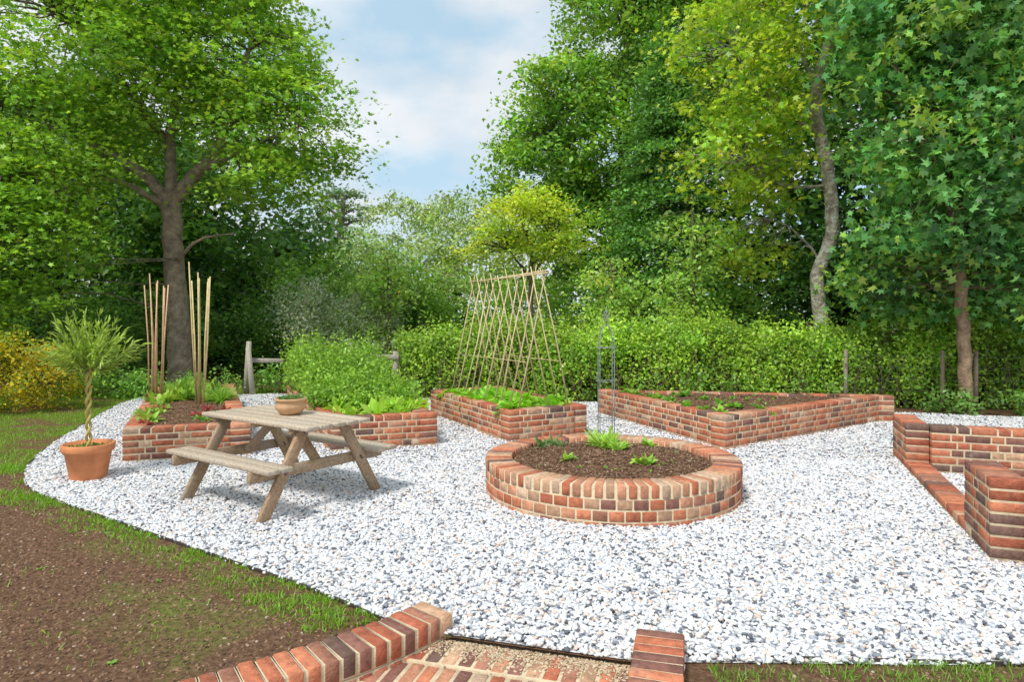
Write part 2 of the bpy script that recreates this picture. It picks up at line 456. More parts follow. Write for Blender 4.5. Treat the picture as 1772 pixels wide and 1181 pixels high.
TH=.215
def bed(name,poly,h,w=None):
    e=empty(name);bk=Acc();mo=Acc();n=len(poly);poly=[np.array(p,float) for p in poly]
    area=sum(poly[i][0]*poly[(i+1)%n][1]-poly[(i+1)%n][0]*poly[i][1] for i in range(n))
    inn=1 if area>0 else -1
    for i in range(n):
        p,q=poly[i],poly[(i+1)%n];r=poly[(i+2)%n]
        d=(q-p)/np.linalg.norm(q-p);d2=(r-q)/np.linalg.norm(r-q)
        sn=abs(d[0]*d2[1]-d[1]*d2[0]);cs=d@d2
        back_=TH/max(sn,.35)*1.0 if cs>-.2 else TH*.8
        wall_seg(bk,mo,p,q-d*min(back_,TH*1.6)*.98,-.05,h,TH,inn,w,zoff=.0011*i)
    bk.obj('bricks',M_brick,e);mo.obj('mortar',M_mortar,e)
    return e
bedA=[(-4.30,7.33),(-3.05,7.75),(-5.25,12.5),(-6.35,11.8)]
bedB=[(-2.16,7.92),(-.94,8.36),(-2.75,12.2),(-3.98,11.75)]
bedC=[(-.04,8.52),(1.03,9.15),(-.22,11.75),(-1.36,11.1)]
bedD=[(2.59,8.07),(5.9,10.4),(1.45,11.15)]
def inset(poly,t):
    c=np.mean(poly,0);return [tuple(np.array(p)+(c-np.array(p))*t) for p in poly]
eA=bed('raised_brick_planter',bedA,.385);eB=bed('raised_brick_planter',bedB,.42)
eC=bed('raised_brick_planter',bedC,.42);eD=bed('raised_brick_planter',bedD,.42)
hA=soil_surface(inset(bedA,.09),.34,eA);hB=soil_surface(inset(bedB,.09),.36,eB)
hC=soil_surface(inset(bedC,.09),.36,eC);dq=inset(bedD,.09);hD=soil_surface([dq[0],dq[1],tuple((np.array(dq[1])+dq[2])/2),dq[2]],.385,eD,clods=2500)

# circular bed
eR=empty('round_brick_planter');bk=Acc();mo=Acc()
cx,cy,R,RI,HT=.92,6.2,1.165,.92,.33
nc=3;zr=HT-.105
for i in range(nc):
    z0=-.04+(zr+.04)/nc*i;ch=(zr+.04)/nc
    m=58;off=.5*(i%2)
    for j in range(m):
        a=(j+off)*2*math.pi/m
        ur=(math.cos(a),math.sin(a),0);ut=(-math.sin(a),math.cos(a),0)
        rr=R-.06-.004+rng.normal()*.001
        cbox(bk,(cx+ur[0]*rr,cy+ur[1]*rr,z0+ch/2),ut,ur,(0,0,1),(2*math.pi*R/m-.015,.12,ch-.014),bcol([3,3,2,4,4,1.5,1.2,2,2]),.004)
m=84
for j in range(m):
    a=j*2*math.pi/m;ur=(math.cos(a),math.sin(a),0);ut=(-math.sin(a),math.cos(a),0);rr=(R+RI)/2+rng.normal()*.002
    cbox(bk,(cx+ur[0]*rr,cy+ur[1]*rr,HT-.05+rng.normal()*.0015),ut,ur,(0,0,1),(2*math.pi*RI/m-.007,R-RI,.098),bcol([3,2,1.5,5,4,1.5,1,2,3]),.006)
def ring(acc,ro,ri,z0,z1,n=96,cx=cx,cy=cy):
    V=[];F=[]
    for j in range(n):
        a=j*2*math.pi/n;c,s=math.cos(a),math.sin(a)
        V+=[(cx+ro*c,cy+ro*s,z0),(cx+ro*c,cy+ro*s,z1),(cx+ri*c,cy+ri*s,z1),(cx+ri*c,cy+ri*s,z0)]
    for j in range(n):
        k=(j+1)%n
        F+=[4*j,4*k,4*k+1,4*j+1, 4*j+1,4*k+1,4*k+2,4*j+2, 4*j+2,4*k+2,4*k+3,4*j+3]
    acc.add(V,F,[4]*(3*n),(1,1,1))
ring(mo,R-.008,RI+.006,-.05,HT-.008)
bk.obj('bricks',M_brick,eR);mo.obj('mortar',M_mortar,eR)
zs=HT-.055
def hR(P):
    P=np.asarray(P,float).reshape(-1,2);r=np.hypot(P[:,0]-cx,P[:,1]-cy)
    return zs+.05*(1-(r/RI)**2)+.05*(fb(P[:,0]*4,P[:,1]*4)-.5)+.045*(fb(P[:,0]*15,P[:,1]*15)-.5)
V=[];F=[];S=[];nr_,na=30,90
for i in range(nr_):
    for j in range(na):
        r=(i+.02)/(nr_-1)*(RI+.01);a=j*2*math.pi/na;V.append((cx+r*math.cos(a),cy+r*math.sin(a)))
Z=hR(V);V=np.column_stack([V,Z])
for i in range(nr_-1):
    for j in range(na):
        k=(j+1)%na;F+=[i*na+j,(i+1)*na+j,(i+1)*na+k,i*na+k];S.append(4)
acc=Acc();acc.add(V,F,S,(1,1,1));acc.obj('soil',M_soil,eR,True)
r=np.sqrt(rng.random(5500))*(RI-.02);a=rng.random(5500)*6.283
Pq=np.column_stack([cx+r*np.cos(a),cy+r*np.sin(a)]);scatter('soil_crumbs',np.column_stack([Pq,hR(Pq)+.003]),M_clod,.011,eR,1)

# right-hand brick bays
eE=empty('brick_storage_bay');bk=Acc();mo=Acc()
p0=np.array([4.43,7.73]);p3=np.array([3.13,4.35]);dl=(p3-p0);LL=np.linalg.norm(dl);dl/=LL;pr=np.array([-dl[1],dl[0]])
if pr[0]<0:pr=-pr
H1=.50
def W(s,t):return p0+dl*s+pr*t
wall_seg(bk,mo,W(0,0),W(.78,0),-.05,H1,TH,1,DARKW)
wall_seg(bk,mo,W(.66,TH+.004),W(.66,4.0),-.05,H1-.002,TH,-1,DARKW)
wall_seg(bk,mo,W(.79,.0),W(LL-.62,.0),-.05,.10,TH,1,DARKW)
wall_seg(bk,mo,W(LL-.61,0),W(LL,0),-.05,H1+.06,TH,1,DARKW)
wall_seg(bk,mo,W(LL,TH+.004),W(LL,3.2),-.05,H1+.058,TH,-1,DARKW)
wall_seg(bk,mo,W(LL-.25,TH+.004),W(LL-.25,3.0),-.05,H1-.06,TH+.1,-1,DARKW)
bk.obj('bricks',M_brick,eE);mo.obj('mortar',M_mortar,eE)

# garden steps with cheek walls
eS=empty('brick_steps');bk=Acc();mo=Acc();sa=Acc()
SW=[3.5,3.5,3.5,2.5,1.5,3.5,2,4,1]
def rowlock(path,zt,width=.225):
    path=smoothpath([(*p,0) for p in path],12)[:,:2]
    seg=np.linalg.norm(np.diff(path,axis=0),axis=1);cum=np.concatenate([[0],np.cumsum(seg)]);Lt=cum[-1];m=round(Lt/.078)
    for j in range(m):
        s=(j+.5)*Lt/m;x=np.interp(s,cum,path[:,0]);y=np.interp(s,cum,path[:,1])
        s2=min(s+.02,Lt);s1=s-.02
        t=np.array([np.interp(s2,cum,path[:,0])-np.interp(s1,cum,path[:,0]),np.interp(s2,cum,path[:,1])-np.interp(s1,cum,path[:,1])]);t/=np.linalg.norm(t)
        a_=rng.normal()*.012;tt=np.array([t[0]-a_*t[1],t[1]+a_*t[0]])
        cbox(bk,(x,y,zt-.0525+rng.normal()*.0025),(tt[0],tt[1],0),(-tt[1],tt[0],0),(0,0,1),(Lt/m-.013,width+rng.normal()*.003,.105),bcol(SW),.007)
        cbox(mo,(x,y,zt-.056),(t[0],t[1],0),(-t[1],t[0],0),(0,0,1),(Lt/m+.004+j*1e-4,width-.009,.10),(1,1,1),.001)
        for c in range(5):
            z=zt-.105-.0375-c*.075
            cbox(bk,(x,y,z-.004),(t[0],t[1],0),(-t[1],t[0],0),(0,0,1),(Lt/m-.010,width-.004,.062),bcol(),.005)
        cbox(mo,(x,y,zt-.30),(t[0],t[1],0),(-t[1],t[0],0),(0,0,1),(Lt/m+.004+j*1e-4,width-.012,.38),(1,1,1),.001)
rowlock([(-.385,3.46),(-.62,3.20),(-.88,2.97),(-1.2,2.74),(-1.6,2.5),(-2,2.25)],.10)
rowlock([(.715,3.20),(.59,2.74),(.44,2.28),(.3,1.9)],.10)
def tread(a,b,dep,z,rows=1,back_=0.0):
    a=np.array(a,float);b=np.array(b,float);d=b-a;l=np.linalg.norm(d);d/=l;nn=np.array([d[1],-d[0]])
    for rI in range(rows):
        m=round(l/.082)
        for j in range(m):
            c=a+d*(j+.5)*l/m+nn*(rI*.225+.11)+rng.normal(size=2)*.002
            cbox(bk,(c[0],c[1],z-.05+rng.normal()*.002),(d[0],d[1],0),(nn[0],nn[1],0),(0,0,1),(l/m-.014,.211,.1),bcol(SW),.007)
    c=a+d*l/2+nn*(dep/2-back_/2)
    cbox(sa,(c[0],c[1],z-.107),(d[0],d[1],0),(nn[0],nn[1],0),(0,0,1),(l,dep-.01+back_,.205),(1,1,1),.002)
    return a,d,nn,l
T1=tread((-.60,3.43),(.66,3.068),.235,-.022,1,.2)
tread((-.86,3.265),(.60,2.845),.23,-.030,1)
tread((-.95,3.05),(.55,2.62),.45,-.19,2)
tread((-1.3,2.72),(.45,2.2),.45,-.35,2)
n=1800;u=rng.random(n)*T1[3];v=np.abs(rng.normal(size=n))*.075
Ps=T1[0]+T1[1]*u[:,None]+T1[2]*v[:,None]
scatter('sand_crumbs',np.column_stack([Ps,np.full(n,-.021)]),M_sand,.008,eS,1,.4)
bk.obj('bricks',M_brick,eS);mo.obj('mortar',M_mortar,eS);sa.obj('sandy_mortar',M_mortar,eS)
polysheet('patio',[(-3,-1),(2,-1),(2,2.9),(-3,3.3)],[],-.5,M_mortar)
# ------------------------------------------------------------------ picnic table
eT=empty('picnic_table');wd=Acc()
ex=np.array([.815,-.58,0]);ey=np.array([.58,.815,0]);tc=np.array([-2.06,5.99,0])
def L(x,y,z):return tc+ex*x+ey*y+np.array([0,0,z])
def wc():return np.array([.46,.32,.20])*rng.uniform(.8,1.12)*np.array([1,rng.uniform(.95,1.03),rng.uniform(.9,1.1)])
def wg():return np.array([.55,.45,.34])*rng.uniform(.82,1.12)
for j in range(5):
    y=-.272+j*.136;beam(wd,L(-.77+rng.normal()*.003,y,.715+rng.normal()*.001),L(.77+rng.normal()*.003,y,.715),.126,.034,wg())
for sy in(-1,1):
    for j in(0,1):
        y=sy*(.50+j*.118);beam(wd,L(-.75,y,.425),L(.75,y,.425),.110,.036,wg())
for sx in(-1,1):
    X=sx*.56
    for sy in(-1,1):
        beam(wd,L(X,sy*.20,.694),L(X,sy*.60,.003),.042,.095,wc(),up=tuple(ey))
    beam(wd,L(X-.043,-.69,.362),L(X-.043,.69,.362),.04,.088,wc())
    beam(wd,L(X-.043,-.31,.672),L(X-.043,.31,.672),.04,.05,wc())
    beam(wd,L(X-sx*.06-.03,0,.37),L(sx*.12,0,.69),.09,.04,wc(),up=(0,0,1))
    for sy in(-1,1):
        for zz,yy in((.37,.388),(.35,.40),(.66,.215)):
            p=L(X+.022,sy*yy,zz);tube(wd,[p,p+ex*.008],.009,(.12,.12,.12),8)
beam(wd,L(0,-.31,.68),L(0,.31,.68),.07,.036,wc())
wo=wd.obj('timber_boards',M_wood,eT)

def lathe(acc,c,prof,col,n=40):
    V=[];F=[]
    for r_,z_ in prof:
        for j in range(n):
            a=j*2*math.pi/n;V.append((c[0]+r_*math.cos(a),c[1]+r_*math.sin(a),c[2]+z_))
    for i in range(len(prof)-1):
        for j in range(n):
            k=(j+1)%n;F+=[i*n+j,i*n+k,(i+1)*n+k,(i+1)*n+j]
    acc.add(V,F,[4]*((len(prof)-1)*n),col)
eP=empty('terracotta_bowl');a=Acc();bp=L(.02,.06,.733)
lathe(a,bp,[(0,0),(.075,0),(.10,.02),(.133,.06),(.136,.085),(.122,.115),(.126,.12),(.141,.132),(.141,.148),(.124,.148),(.115,.128),(0,.125)],(.60,.38,.21))
a.obj('bowl',M_terra,eP,True)
a=Acc();n=260;ang=rng.random(n)*6.28;rad=np.sqrt(rng.random(n))*.10
B=bp+np.column_stack([rad*np.cos(ang),rad*np.sin(ang),np.full(n,.115)])
D=np.column_stack([np.cos(ang)*.5,np.sin(ang)*.5,np.ones(n)])+rng.normal(size=(n,3))*.25
blades(a,B,D,rng.uniform(.04,.10,n),.014,np.array([.20,.34,.12])*rng.uniform(.6,1.3,(n,1)),.2)
a.obj('succulents',M_leaf,eP)

# potted willow
eW=empty('potted_willow');pc=np.array([-4.22,6.62,.01]);a=Acc()
lathe(a,pc,[(0,0),(.155,0),(.16,.01),(.205,.27),(.225,.275),(.232,.29),(.236,.345),(.228,.352),(.21,.35),(.205,.30),(0,.29)],(.70,.27,.12))
a.obj('pot',M_terra,eW,True)
a=Acc()
for ph in(0,math.pi):
    t=np.linspace(0,1,70);zz=.28+t*.82
    tube(a,np.column_stack([pc[0]+.018*np.cos(ph+t*22),pc[1]+.018*np.sin(ph+t*22),zz]),.014,(.54,.46,.14),7)
a.obj('twisted_stem',M_cane,eW,True)
a=Acc();top=pc+np.array([.0,0,1.05])
for i in range(85):
    az=rng.random()*6.28;el=rng.uniform(-.1,1.35);l=rng.uniform(.28,.52)
    dv=np.array([math.cos(az)*math.cos(el),math.sin(az)*math.cos(el),math.sin(el)])
    cv=.12 if el>.3 else .22
    pts=[top+dv*l*s+np.array([0,0,cv*s*s]) for s in np.linspace(0,1,5)]
    tube(a,pts,[.004,.003,.003,.002,.0015],(.42,.42,.12),4,False)
    n=22;s=rng.uniform(.2,1,n)[:,None];B=top+dv*l*s;B[:,2]+=(cv*s*s)[:,0]
    D=dv*1.3+rng.normal(size=(n,3))*.45+[0,0,.25]
    blades(a,B,D,rng.uniform(.07,.13,n),.016,np.array([.44,.62,.13])*rng.uniform(.55,1.25,(n,1)),.2)
a.obj('foliage',M_leaf,eW)
a=Acc();n=260;ang=rng.random(n)*6.28;rad=np.sqrt(rng.random(n))*.19
blades(a,pc+np.column_stack([rad*np.cos(ang),rad*np.sin(ang),np.full(n,.30)]),rng.normal(size=(n,3))*.4+[0,0,1],.05,.014,(.15,.28,.05))
a.obj('groundcover',M_leaf,eW)

# ------------------------------------------------------------------ canes, frame, obelisk
def canes(name,c,n,r0,r1,h,z0=.3,col=(.70,.50,.28)):
    a=Acc()
    for i in range(n):
        an=i*6.283/n+rng.normal()*.3
        b=np.array([c[0]+r0*math.cos(an),c[1]+r0*math.sin(an),z0])
        t=np.array([c[0]+r1*math.cos(an+.3)+rng.normal()*.02,c[1]+r1*math.sin(an+.3),h+rng.normal()*.08])
        tube(a,[b,(b+t)/2+rng.normal(size=3)*.01,t],[.014,.012,.010],np.array(col)*rng.uniform(.85,1.15),6)
    return a.obj(name,M_cane)
canes('bamboo_canes',(-5.63,10.5),9,.09,.17,2.12,col=(.72,.46,.28))
canes('bamboo_canes',(-4.62,9.85),8,.05,.13,2.22,col=(.72,.58,.30))
a=Acc();n1=np.array([.42,9.0,2.22]);n2=np.array([-.66,11.1,2.22]);px=np.array([.84,.53,0])
CC=np.array([.74,.60,.34])
tube(a,[n1+(n1-n2)*.05,n2-(n1-n2)*.05],.012,CC,6)
tube(a,[n1+(n1-n2)*.03+[0,0,.03],n2-(n1-n2)*.06+[0,0,-.01]],.010,CC,6)
for i in range(10):
    c=n1+(n2-n1)*i/9
    for s in(-1,1):
        b=c+px*s*.42+(n2-n1)*rng.normal()*.014;b[2]=.33
        t=c-px*s*.05;t[2]=2.3+rng.normal()*.04
        tube(a,[b,(b+t)/2+rng.normal(size=3)*.012,t],[.011,.010,.007],CC*rng.uniform(.8,1.15),6)
for s in(-1,1):
    tube(a,[n1+px*s*.27-[0,0,1.2],n2+px*s*.27-[0,0,1.2]],.005,CC,5)
a.obj('bean_cane_frame',M_cane)
a=Acc();oc=np.array([.985,6.95,0]);w=.105;pg=(1,1,1)
for i in range(4):
    an=math.pi/4+i*math.pi/2;dx,dy=math.cos(an)*w,math.sin(an)*w
    P=[oc+[dx,dy,.22],oc+[dx,dy,.8],oc+[dx,dy,1.32]]
    P+= [oc+np.array([dx*math.cos(t),dy*math.cos(t),1.32+.22*math.sin(t)]) for t in np.linspace(.2,1.57,7)]
    tube(a,P,.0045,pg,6)
for z in(.55,.95,1.30):
    t=np.linspace(0,6.283,25);tube(a,np.column_stack([oc[0]+w*np.cos(t),oc[1]+w*np.sin(t),np.full(25,z)]),.004,pg,5,False)
for i in range(6):
    an=i*1.047;tube(a,[oc+np.array([math.cos(an+s*2)*.032*math.sin(s*math.pi),math.sin(an+s*2)*.032*math.sin(s*math.pi),1.56+.13*s]) for s in np.linspace(0,1,9)],.003,pg,5)
tube(a,[oc+[0,0,1.54],oc+[0,0,1.73]],.004,pg,6)
a.obj('garden_obelisk',M_galv)

# ------------------------------------------------------------------ bed plants
def rosettes(name,pts,zf,rad,nl,ll,lw,col,up=.8):
    a=Acc();cols=np.asarray(col)
    for p in pts:
        z=float(zf([p])[0]);n=nl;an=rng.random(n)*6.283;el=rng.random(n);sc=rng.uniform(.7,1.2)
        D=np.column_stack([np.cos(an)*(1-el*.6),np.sin(an)*(1-el*.6),up*(.3+el)])+rng.normal(size=(n,3))*.12
        B=np.array([p[0],p[1],z])+np.column_stack([np.cos(an),np.sin(an),np.zeros(n)])*rad*rng.random((n,1))
        c=cols[rng.integers(len(cols))] if cols.ndim==2 else cols
        blades(a,B,D,ll*sc*rng.uniform(.6,1.2,n),lw*sc*rng.uniform(.7,1.2,n),c*rng.uniform(.65,1.3,(n,1)),rng.uniform(.1,.6,n),(.45,1,.85))
    return a.obj(name,M_leaf)
def bilerp(poly,u,v):
    a,b,c,d_=[np.array(p,float) for p in poly];return (a*(1-u)+b*u)*(1-v)+(d_*(1-u)+c*u)*v
LG=[.38,.58,.08]
iA=inset(bedA,.14)
rosettes('salad_plants',[bilerp(iA,rng.uniform(0,.2),v) for v in np.linspace(0.02,.95,20)],hA,.05,24,.14,.055,[[.40,.08,.08],[.34,.56,.10],[.24,.40,.08],[.36,.56,.10]])
rosettes('salad_plants',[bilerp(iA,rng.uniform(.5,.95),v) for v in np.linspace(.0,.3,6)],hA,.05,22,.12,.05,[[.24,.42,.08],[.42,.10,.10],[.36,.56,.10]])
rosettes('salad_plants',[bilerp(iA,rng.uniform(.0,.95),v) for v in np.linspace(.55,1,30)],hA,.08,34,.26,.06,[LG,[.30,.52,.07],[.42,.60,.08],[.2,.36,.06]],1.2)
rosettes('fennel_plant',[bilerp(iA,.85,.5),bilerp(iA,.8,.55)],hA,.05,300,.36,.010,[.36,.60,.12],1.2)
iB=inset(bedB,.12)
a=Acc()
for i in range(320):
    u,v=rng.uniform(-.08,1.07),rng.uniform(.18,1.05);p=bilerp(iB,u,v);hh=(.18+.58*min(1,max(0,(v-.12)/.6)))*rng.uniform(.6,1.35)
    z=.36
    gcol=np.array([[.36,.62,.08],[.43,.68,.09],[.28,.50,.07]][rng.integers(3)])
    for s in range(6):
        an=rng.random()*6.28;sp_=rng.uniform(.08,.22);tip=np.array([p[0]+math.cos(an)*sp_,p[1]+math.sin(an)*sp_,z+hh*rng.uniform(.6,1.05)])
        b=np.array([p[0],p[1],z]);tube(a,[b,(b+tip)/2+[0,0,.04],tip],[.006,.004,.002],(.3,.5,.10),4,False)
        n=16;q=b+(tip-b)*rng.uniform(.45,1.05,(n,1))+rng.normal(size=(n,3))*[.045,.045,.03]
        leaves(a,q,rng.uniform(.035,.075,n),gcol*rng.uniform(.55,1.25,(n,1)),up=.8)
a.obj('celery_plants',M_leaf)
rosettes('chard_plants',[bilerp(iB,rng.uniform(0,1.05),rng.uniform(.0,.42)) for _ in range(70)],hB,.06,20,.25,.085,[[.34,.58,.07],[.42,.66,.09],[.48,.70,.10]],1.3)
rosettes('beetroot_plants',[bilerp(iB,1.03,v) for v in np.linspace(.1,.75,10)],hB,.03,12,.2,.05,[[.25,.36,.09],[.3,.10,.10]],1.2)
iC=inset(bedC,.14)
rosettes('lettuce_plants',[bilerp(iC,rng.uniform(.02,.98),v) for v in np.repeat(np.linspace(.03,.88,14),5)],hC,.06,28,.18,.11,[[.30,.64,.05],[.38,.68,.06]],.75)
pd=[]
A0,A1,A2=[np.array(v) for v in inset(bedD,.17)]
for t in np.linspace(.05,.95,9):
    pd.append(A0+(A2-A0)*t+rng.normal(size=2)*.04)
for t in np.linspace(.0,.9,7):pd.append(A0*.8+.2*A1+(A2-A0)*t*.8+rng.normal(size=2)*.06)
rosettes('vegetable_seedlings',pd,hD,.03,18,.15,.065,[[.26,.52,.08],[.36,.60,.10]],.8)
rosettes('vegetable_seedlings',[A0*(1-s)+A1*s*.6+A2*s*.4+rng.normal(size=2)*.3 for s in np.linspace(.25,.9,16)],hD,.01,8,.08,.03,[[.26,.48,.08],[.3,.5,.1]],1)
a=Acc()
for t in np.linspace(.1,.95,11):
    p=A2+(A1-A2)*t+rng.normal(size=2)*.08;z=.37;h=rng.uniform(.2,.42)
    tube(a,[(p[0],p[1],z),(p[0]+.02,p[1],z+h)],.004,(.2,.3,.08),4);n=26
    leaves(a,np.array([p[0],p[1],z])+rng.normal(size=(n,3))*[.05,.05,0]+np.column_stack([np.zeros((n,2)),rng.uniform(.08,h,n)]),.07,np.array([.22,.44,.08])*rng.uniform(.7,1.3,(n,1)))
a.obj('bean_seedlings',M_leaf)
rosettes('sweet_pea_plants',[(.93,6.62),(1.04,6.5),(.98,6.75),(.88,6.75)],hR,.06,70,.22,.025,[[.44,.70,.14],[.50,.72,.14]],1.4)
rosettes('lavender_plants',[(.42,6.85),(.30,6.75),(.5,6.7)],hR,.03,28,.14,.020,[.22,.36,.15],1.2)
rosettes('strawberry_plants',[(.50,6.02),(1.14,5.86),(1.22,5.92),(1.42,6.75),(1.36,6.8)],hR,.02,20,.13,.042,[[.38,.66,.10],[.46,.70,.13]],1.2)
a_=rng.random(14)*6.28;r_=np.sqrt(rng.random(14))*.75
rosettes('small_seedlings',list(zip(cx+r_*np.cos(a_),cy+r_*np.sin(a_))),hR,.005,6,.045,.018,[[.3,.55,.1]],1)

# ------------------------------------------------------------------ trees
def jitter_path(p,q,n=4,amp=.08):
    p=np.array(p,float);q=np.array(q,float);l=np.linalg.norm(q-p)
    pts=[p+(q-p)*t+(rng.normal(size=3)*amp*l*math.sin(t*math.pi)) for t in np.linspace(0,1,n)]
    m=l*.08
    for i,t in enumerate(np.linspace(0,1,n)):pts[i][2]+=m*math.sin(t*math.pi)
    return np.array(pts)
def crown(acc,br,lobes,nclump,per,size,base,skel=None,tmpl=DIA,flat=.38,cr=.55,up=1.0,shell=.55,bcolr=(.12,.09,.06),branches=.5,cvar=.26,brr=.022):
    lobes=np.array(lobes,float);vol=(lobes[:,3]*lobes[:,4]*lobes[:,5])**.67;vol/=vol.sum()
    li=rng.choice(len(lobes),nclump,p=vol)
    dirs=norm(rng.normal(size=(nclump,3)));rad=shell+(1-shell)*rng.random(nclump)**.7
    C=lobes[li,:3]+dirs*rad[:,None]*lobes[li,3:6]
    base=np.asarray(base,float)
    for i in range(nclump):
        m=int(per*rng.uniform(.6,1.4));r=cr*rng.uniform(.6,1.3)
        q=rng.normal(size=(m,3))*[r*.55,r*.55,r*flat*.5]
        q[:,2]-=(q[:,0]**2+q[:,1]**2)/r*.25
        tilt=rng.normal(size=2)*.25;q[:,2]+=q[:,0]*tilt[0]+q[:,1]*tilt[1]
        b=base[rng.integers(len(base))] if base.ndim==2 else base
        cc=b*math.exp(rng.normal()*cvar)*(1+rng.normal(size=(m,1))*.18)*(1+rng.normal(size=(m,3))*.07)
        leaves(acc,C[i]+q,size*rng.uniform(.5,1.25,m),np.clip(cc,.004,.9),tmpl,up)
        if skel is not None and rng.random()<branches:
            k=np.argmin(((skel-C[i])**2).sum(1)+rng.random(len(skel))*1.0)
            P=jitter_path(skel[k],C[i],5,.07);tube(br,P,np.linspace(brr,.006,5),bcolr,5,False)
    return C
def tree(name,trunk,limbs,lobes,nclump,per,size,base,bark=(.20,.15,.11),bmat=None,extra=None,**kw):
    e=empty(name);tr=Acc();lf=Acc();sk=[]
    for path,r in [trunk]+limbs:
        P=smoothpath(path,6);R_=np.interp(np.linspace(0,1,len(P)),np.linspace(0,1,len(r)),r)
        P=P+np.column_stack([rng.normal(size=(len(P),2))*.012,np.zeros(len(P))])
        tube(tr,P,R_,bark,12);sk.append(P[len(P)//3:] if path is trunk[0] else P)
    skel=np.vstack(sk)
    crown(lf,tr,lobes,nclump,per,size,base,skel,bcolr=tuple(np.array(bark)*.6),**kw)
    if extra: crown(lf,tr,*extra[0],skel,bcolr=tuple(np.array(bark)*.6),**{**kw,**extra[1]})
    tr.obj('trunk_and_branches',bmat or M_bark,e,True);lf.obj('foliage',M_leaf,e)
    return e
tree('sweetgum_tree',([(-7.72,15.5,-.1),(-7.72,15.5,.4),(-7.8,15.5,1.8),(-7.9,15.5,3.2),(-7.95,15.5,4.4)],[.38,.28,.24,.22,.22]),
 [([(-7.95,15.5,4.3),(-8.6,15.3,5.0),(-9.7,15,5.6),(-11.2,14.6,6.3)],[.16,.13,.1,.03]),
  ([(-7.95,15.5,4.3),(-7.3,15.4,5.0),(-6.7,15.2,5.5),(-6.25,15,6.5),(-5.9,15,7.9)],[.17,.15,.12,.03]),
  ([(-7.95,15.5,4.3),(-8.0,15.6,6),(-7.7,15.8,8.5),(-7.9,15.8,10)],[.15,.11,.06,.03]),
  ([(-7.3,15.4,5.0),(-5.9,15,5.5),(-4.7,14.8,5.9)],[.10,.06,.02]),
  ([(-8.0,15.5,4.2),(-8.9,14.7,4.7),(-10.2,14,4.6)],[.08,.06,.02]),
  ([(-8.0,15.6,5.6),(-9.2,15.4,7.3),(-10.4,15.2,8.6)],[.10,.07,.02]),
  ([(-7.8,15.4,2.9),(-7.1,15.1,3.4),(-6.2,14.8,3.5)],[.05,.03,.015])],
 [(-7.5,15.5,8.3,2.5,2.5,1.6),(-10.3,15,8.0,2.7,2.5,2.0),(-10.6,14.8,5.8,2.5,2.3,1.4),(-5.25,15.1,6.0,1.85,2.1,1.35),(-6.1,15.2,7.6,1.8,2.2,1.6),
  (-8.6,15,6.9,2.2,2.3,1.2),(-8.6,15.4,9.9,3.3,2.8,1.4),(-5.6,14.9,4.8,1.3,1.3,.8),(-11.3,13.2,4.6,1.4,1.4,1.5)],
 1000,78,.118,[[.28,.50,.065],[.36,.59,.07],[.21,.42,.06],[.40,.62,.08]],bark=(.33,.26,.20),tmpl=PALM,flat=.20,cr=.62,up=1.5,branches=.35,cvar=.2,
 extra=(([(-9.8,13,3.0,1.5,1.4,1.7),(-11,12.5,2.6,1.3,1.3,1.5),(-9.3,13.3,4.6,1.3,1.2,1.0)],240,64,.11,[[.25,.46,.06],[.32,.55,.06]]),{}))
tree('beech_tree',([(3.6,22,-.1),(3.6,22,3),(3.7,22,7),(3.8,22,11)],[.35,.28,.2,.08]),
 [([(3.6,22,4),(2.2,21.5,6),(1.2,21,8)],[.15,.1,.04]),([(3.7,22,5),(5,21.6,8),(5.8,21.5,10)],[.15,.1,.04])],
 [(3.5,21.5,11.2,2.0,2.2,1.9),(1.6,21.2,8.5,1.8,2,1.5),(.7,21,6.4,1.6,1.8,1.5),(3.1,21,7.6,2.5,2,2.2),(5.8,21.5,10.2,2.4,2.2,2.4),(2.4,20.8,4.3,1.9,1.7,1.6),(5.3,22,13.6,2.5,2.3,1.8),(7.6,21.5,12.2,2.0,2.0,2.4),(8,21,8,2,1.6,2)],
 960,84,.175,[[.23,.45,.08],[.30,.53,.08],[.18,.38,.07],[.38,.58,.09]],flat=.35,cr=.66)
# conifer with layered sprays
e=empty('yew_tree');tr=Acc();lf=Acc();tube(tr,[(4.3,18.3,0),(4.3,18.3,5),(4.3,18.3,9.3)],[.2,.13,.02],(.12,.08,.06),8)
for i in range(560):
    t=rng.random()**.85;z=9.3-t*8.2;r=.15+t*2.2;an=rng.random()*6.283;rr=r*rng.uniform(.55,1)
    c=np.array([4.3+math.cos(an)*rr,18.3+math.sin(an)*rr,z-.25*rr]);m=80
    q=rng.normal(size=(m,3))*[.34,.34,.06];ox=np.array([math.cos(an),math.sin(an)]);q[:,2]-=(q[:,:2]@ox)*.4
    leaves(lf,c+q,rng.uniform(.07,.15,m),np.array([.17,.37,.09])*math.exp(rng.normal()*.24)*rng.uniform(.7,1.3,(m,1)),DIA,1.2)
    if i%3==0:tube(tr,[(4.3,18.3,z+.1),tuple(c)],[.02,.006],(.1,.07,.05),4,False)
tr.obj('trunk_and_branches',M_bark,e,True);lf.obj('foliage',M_leaf,e)
M_birch=surfmat('mottled_bark',.9,7,.4,1.4,1.0,16,dist=.04,patch=((.66,.66,.58),6,.48,.56,.85))
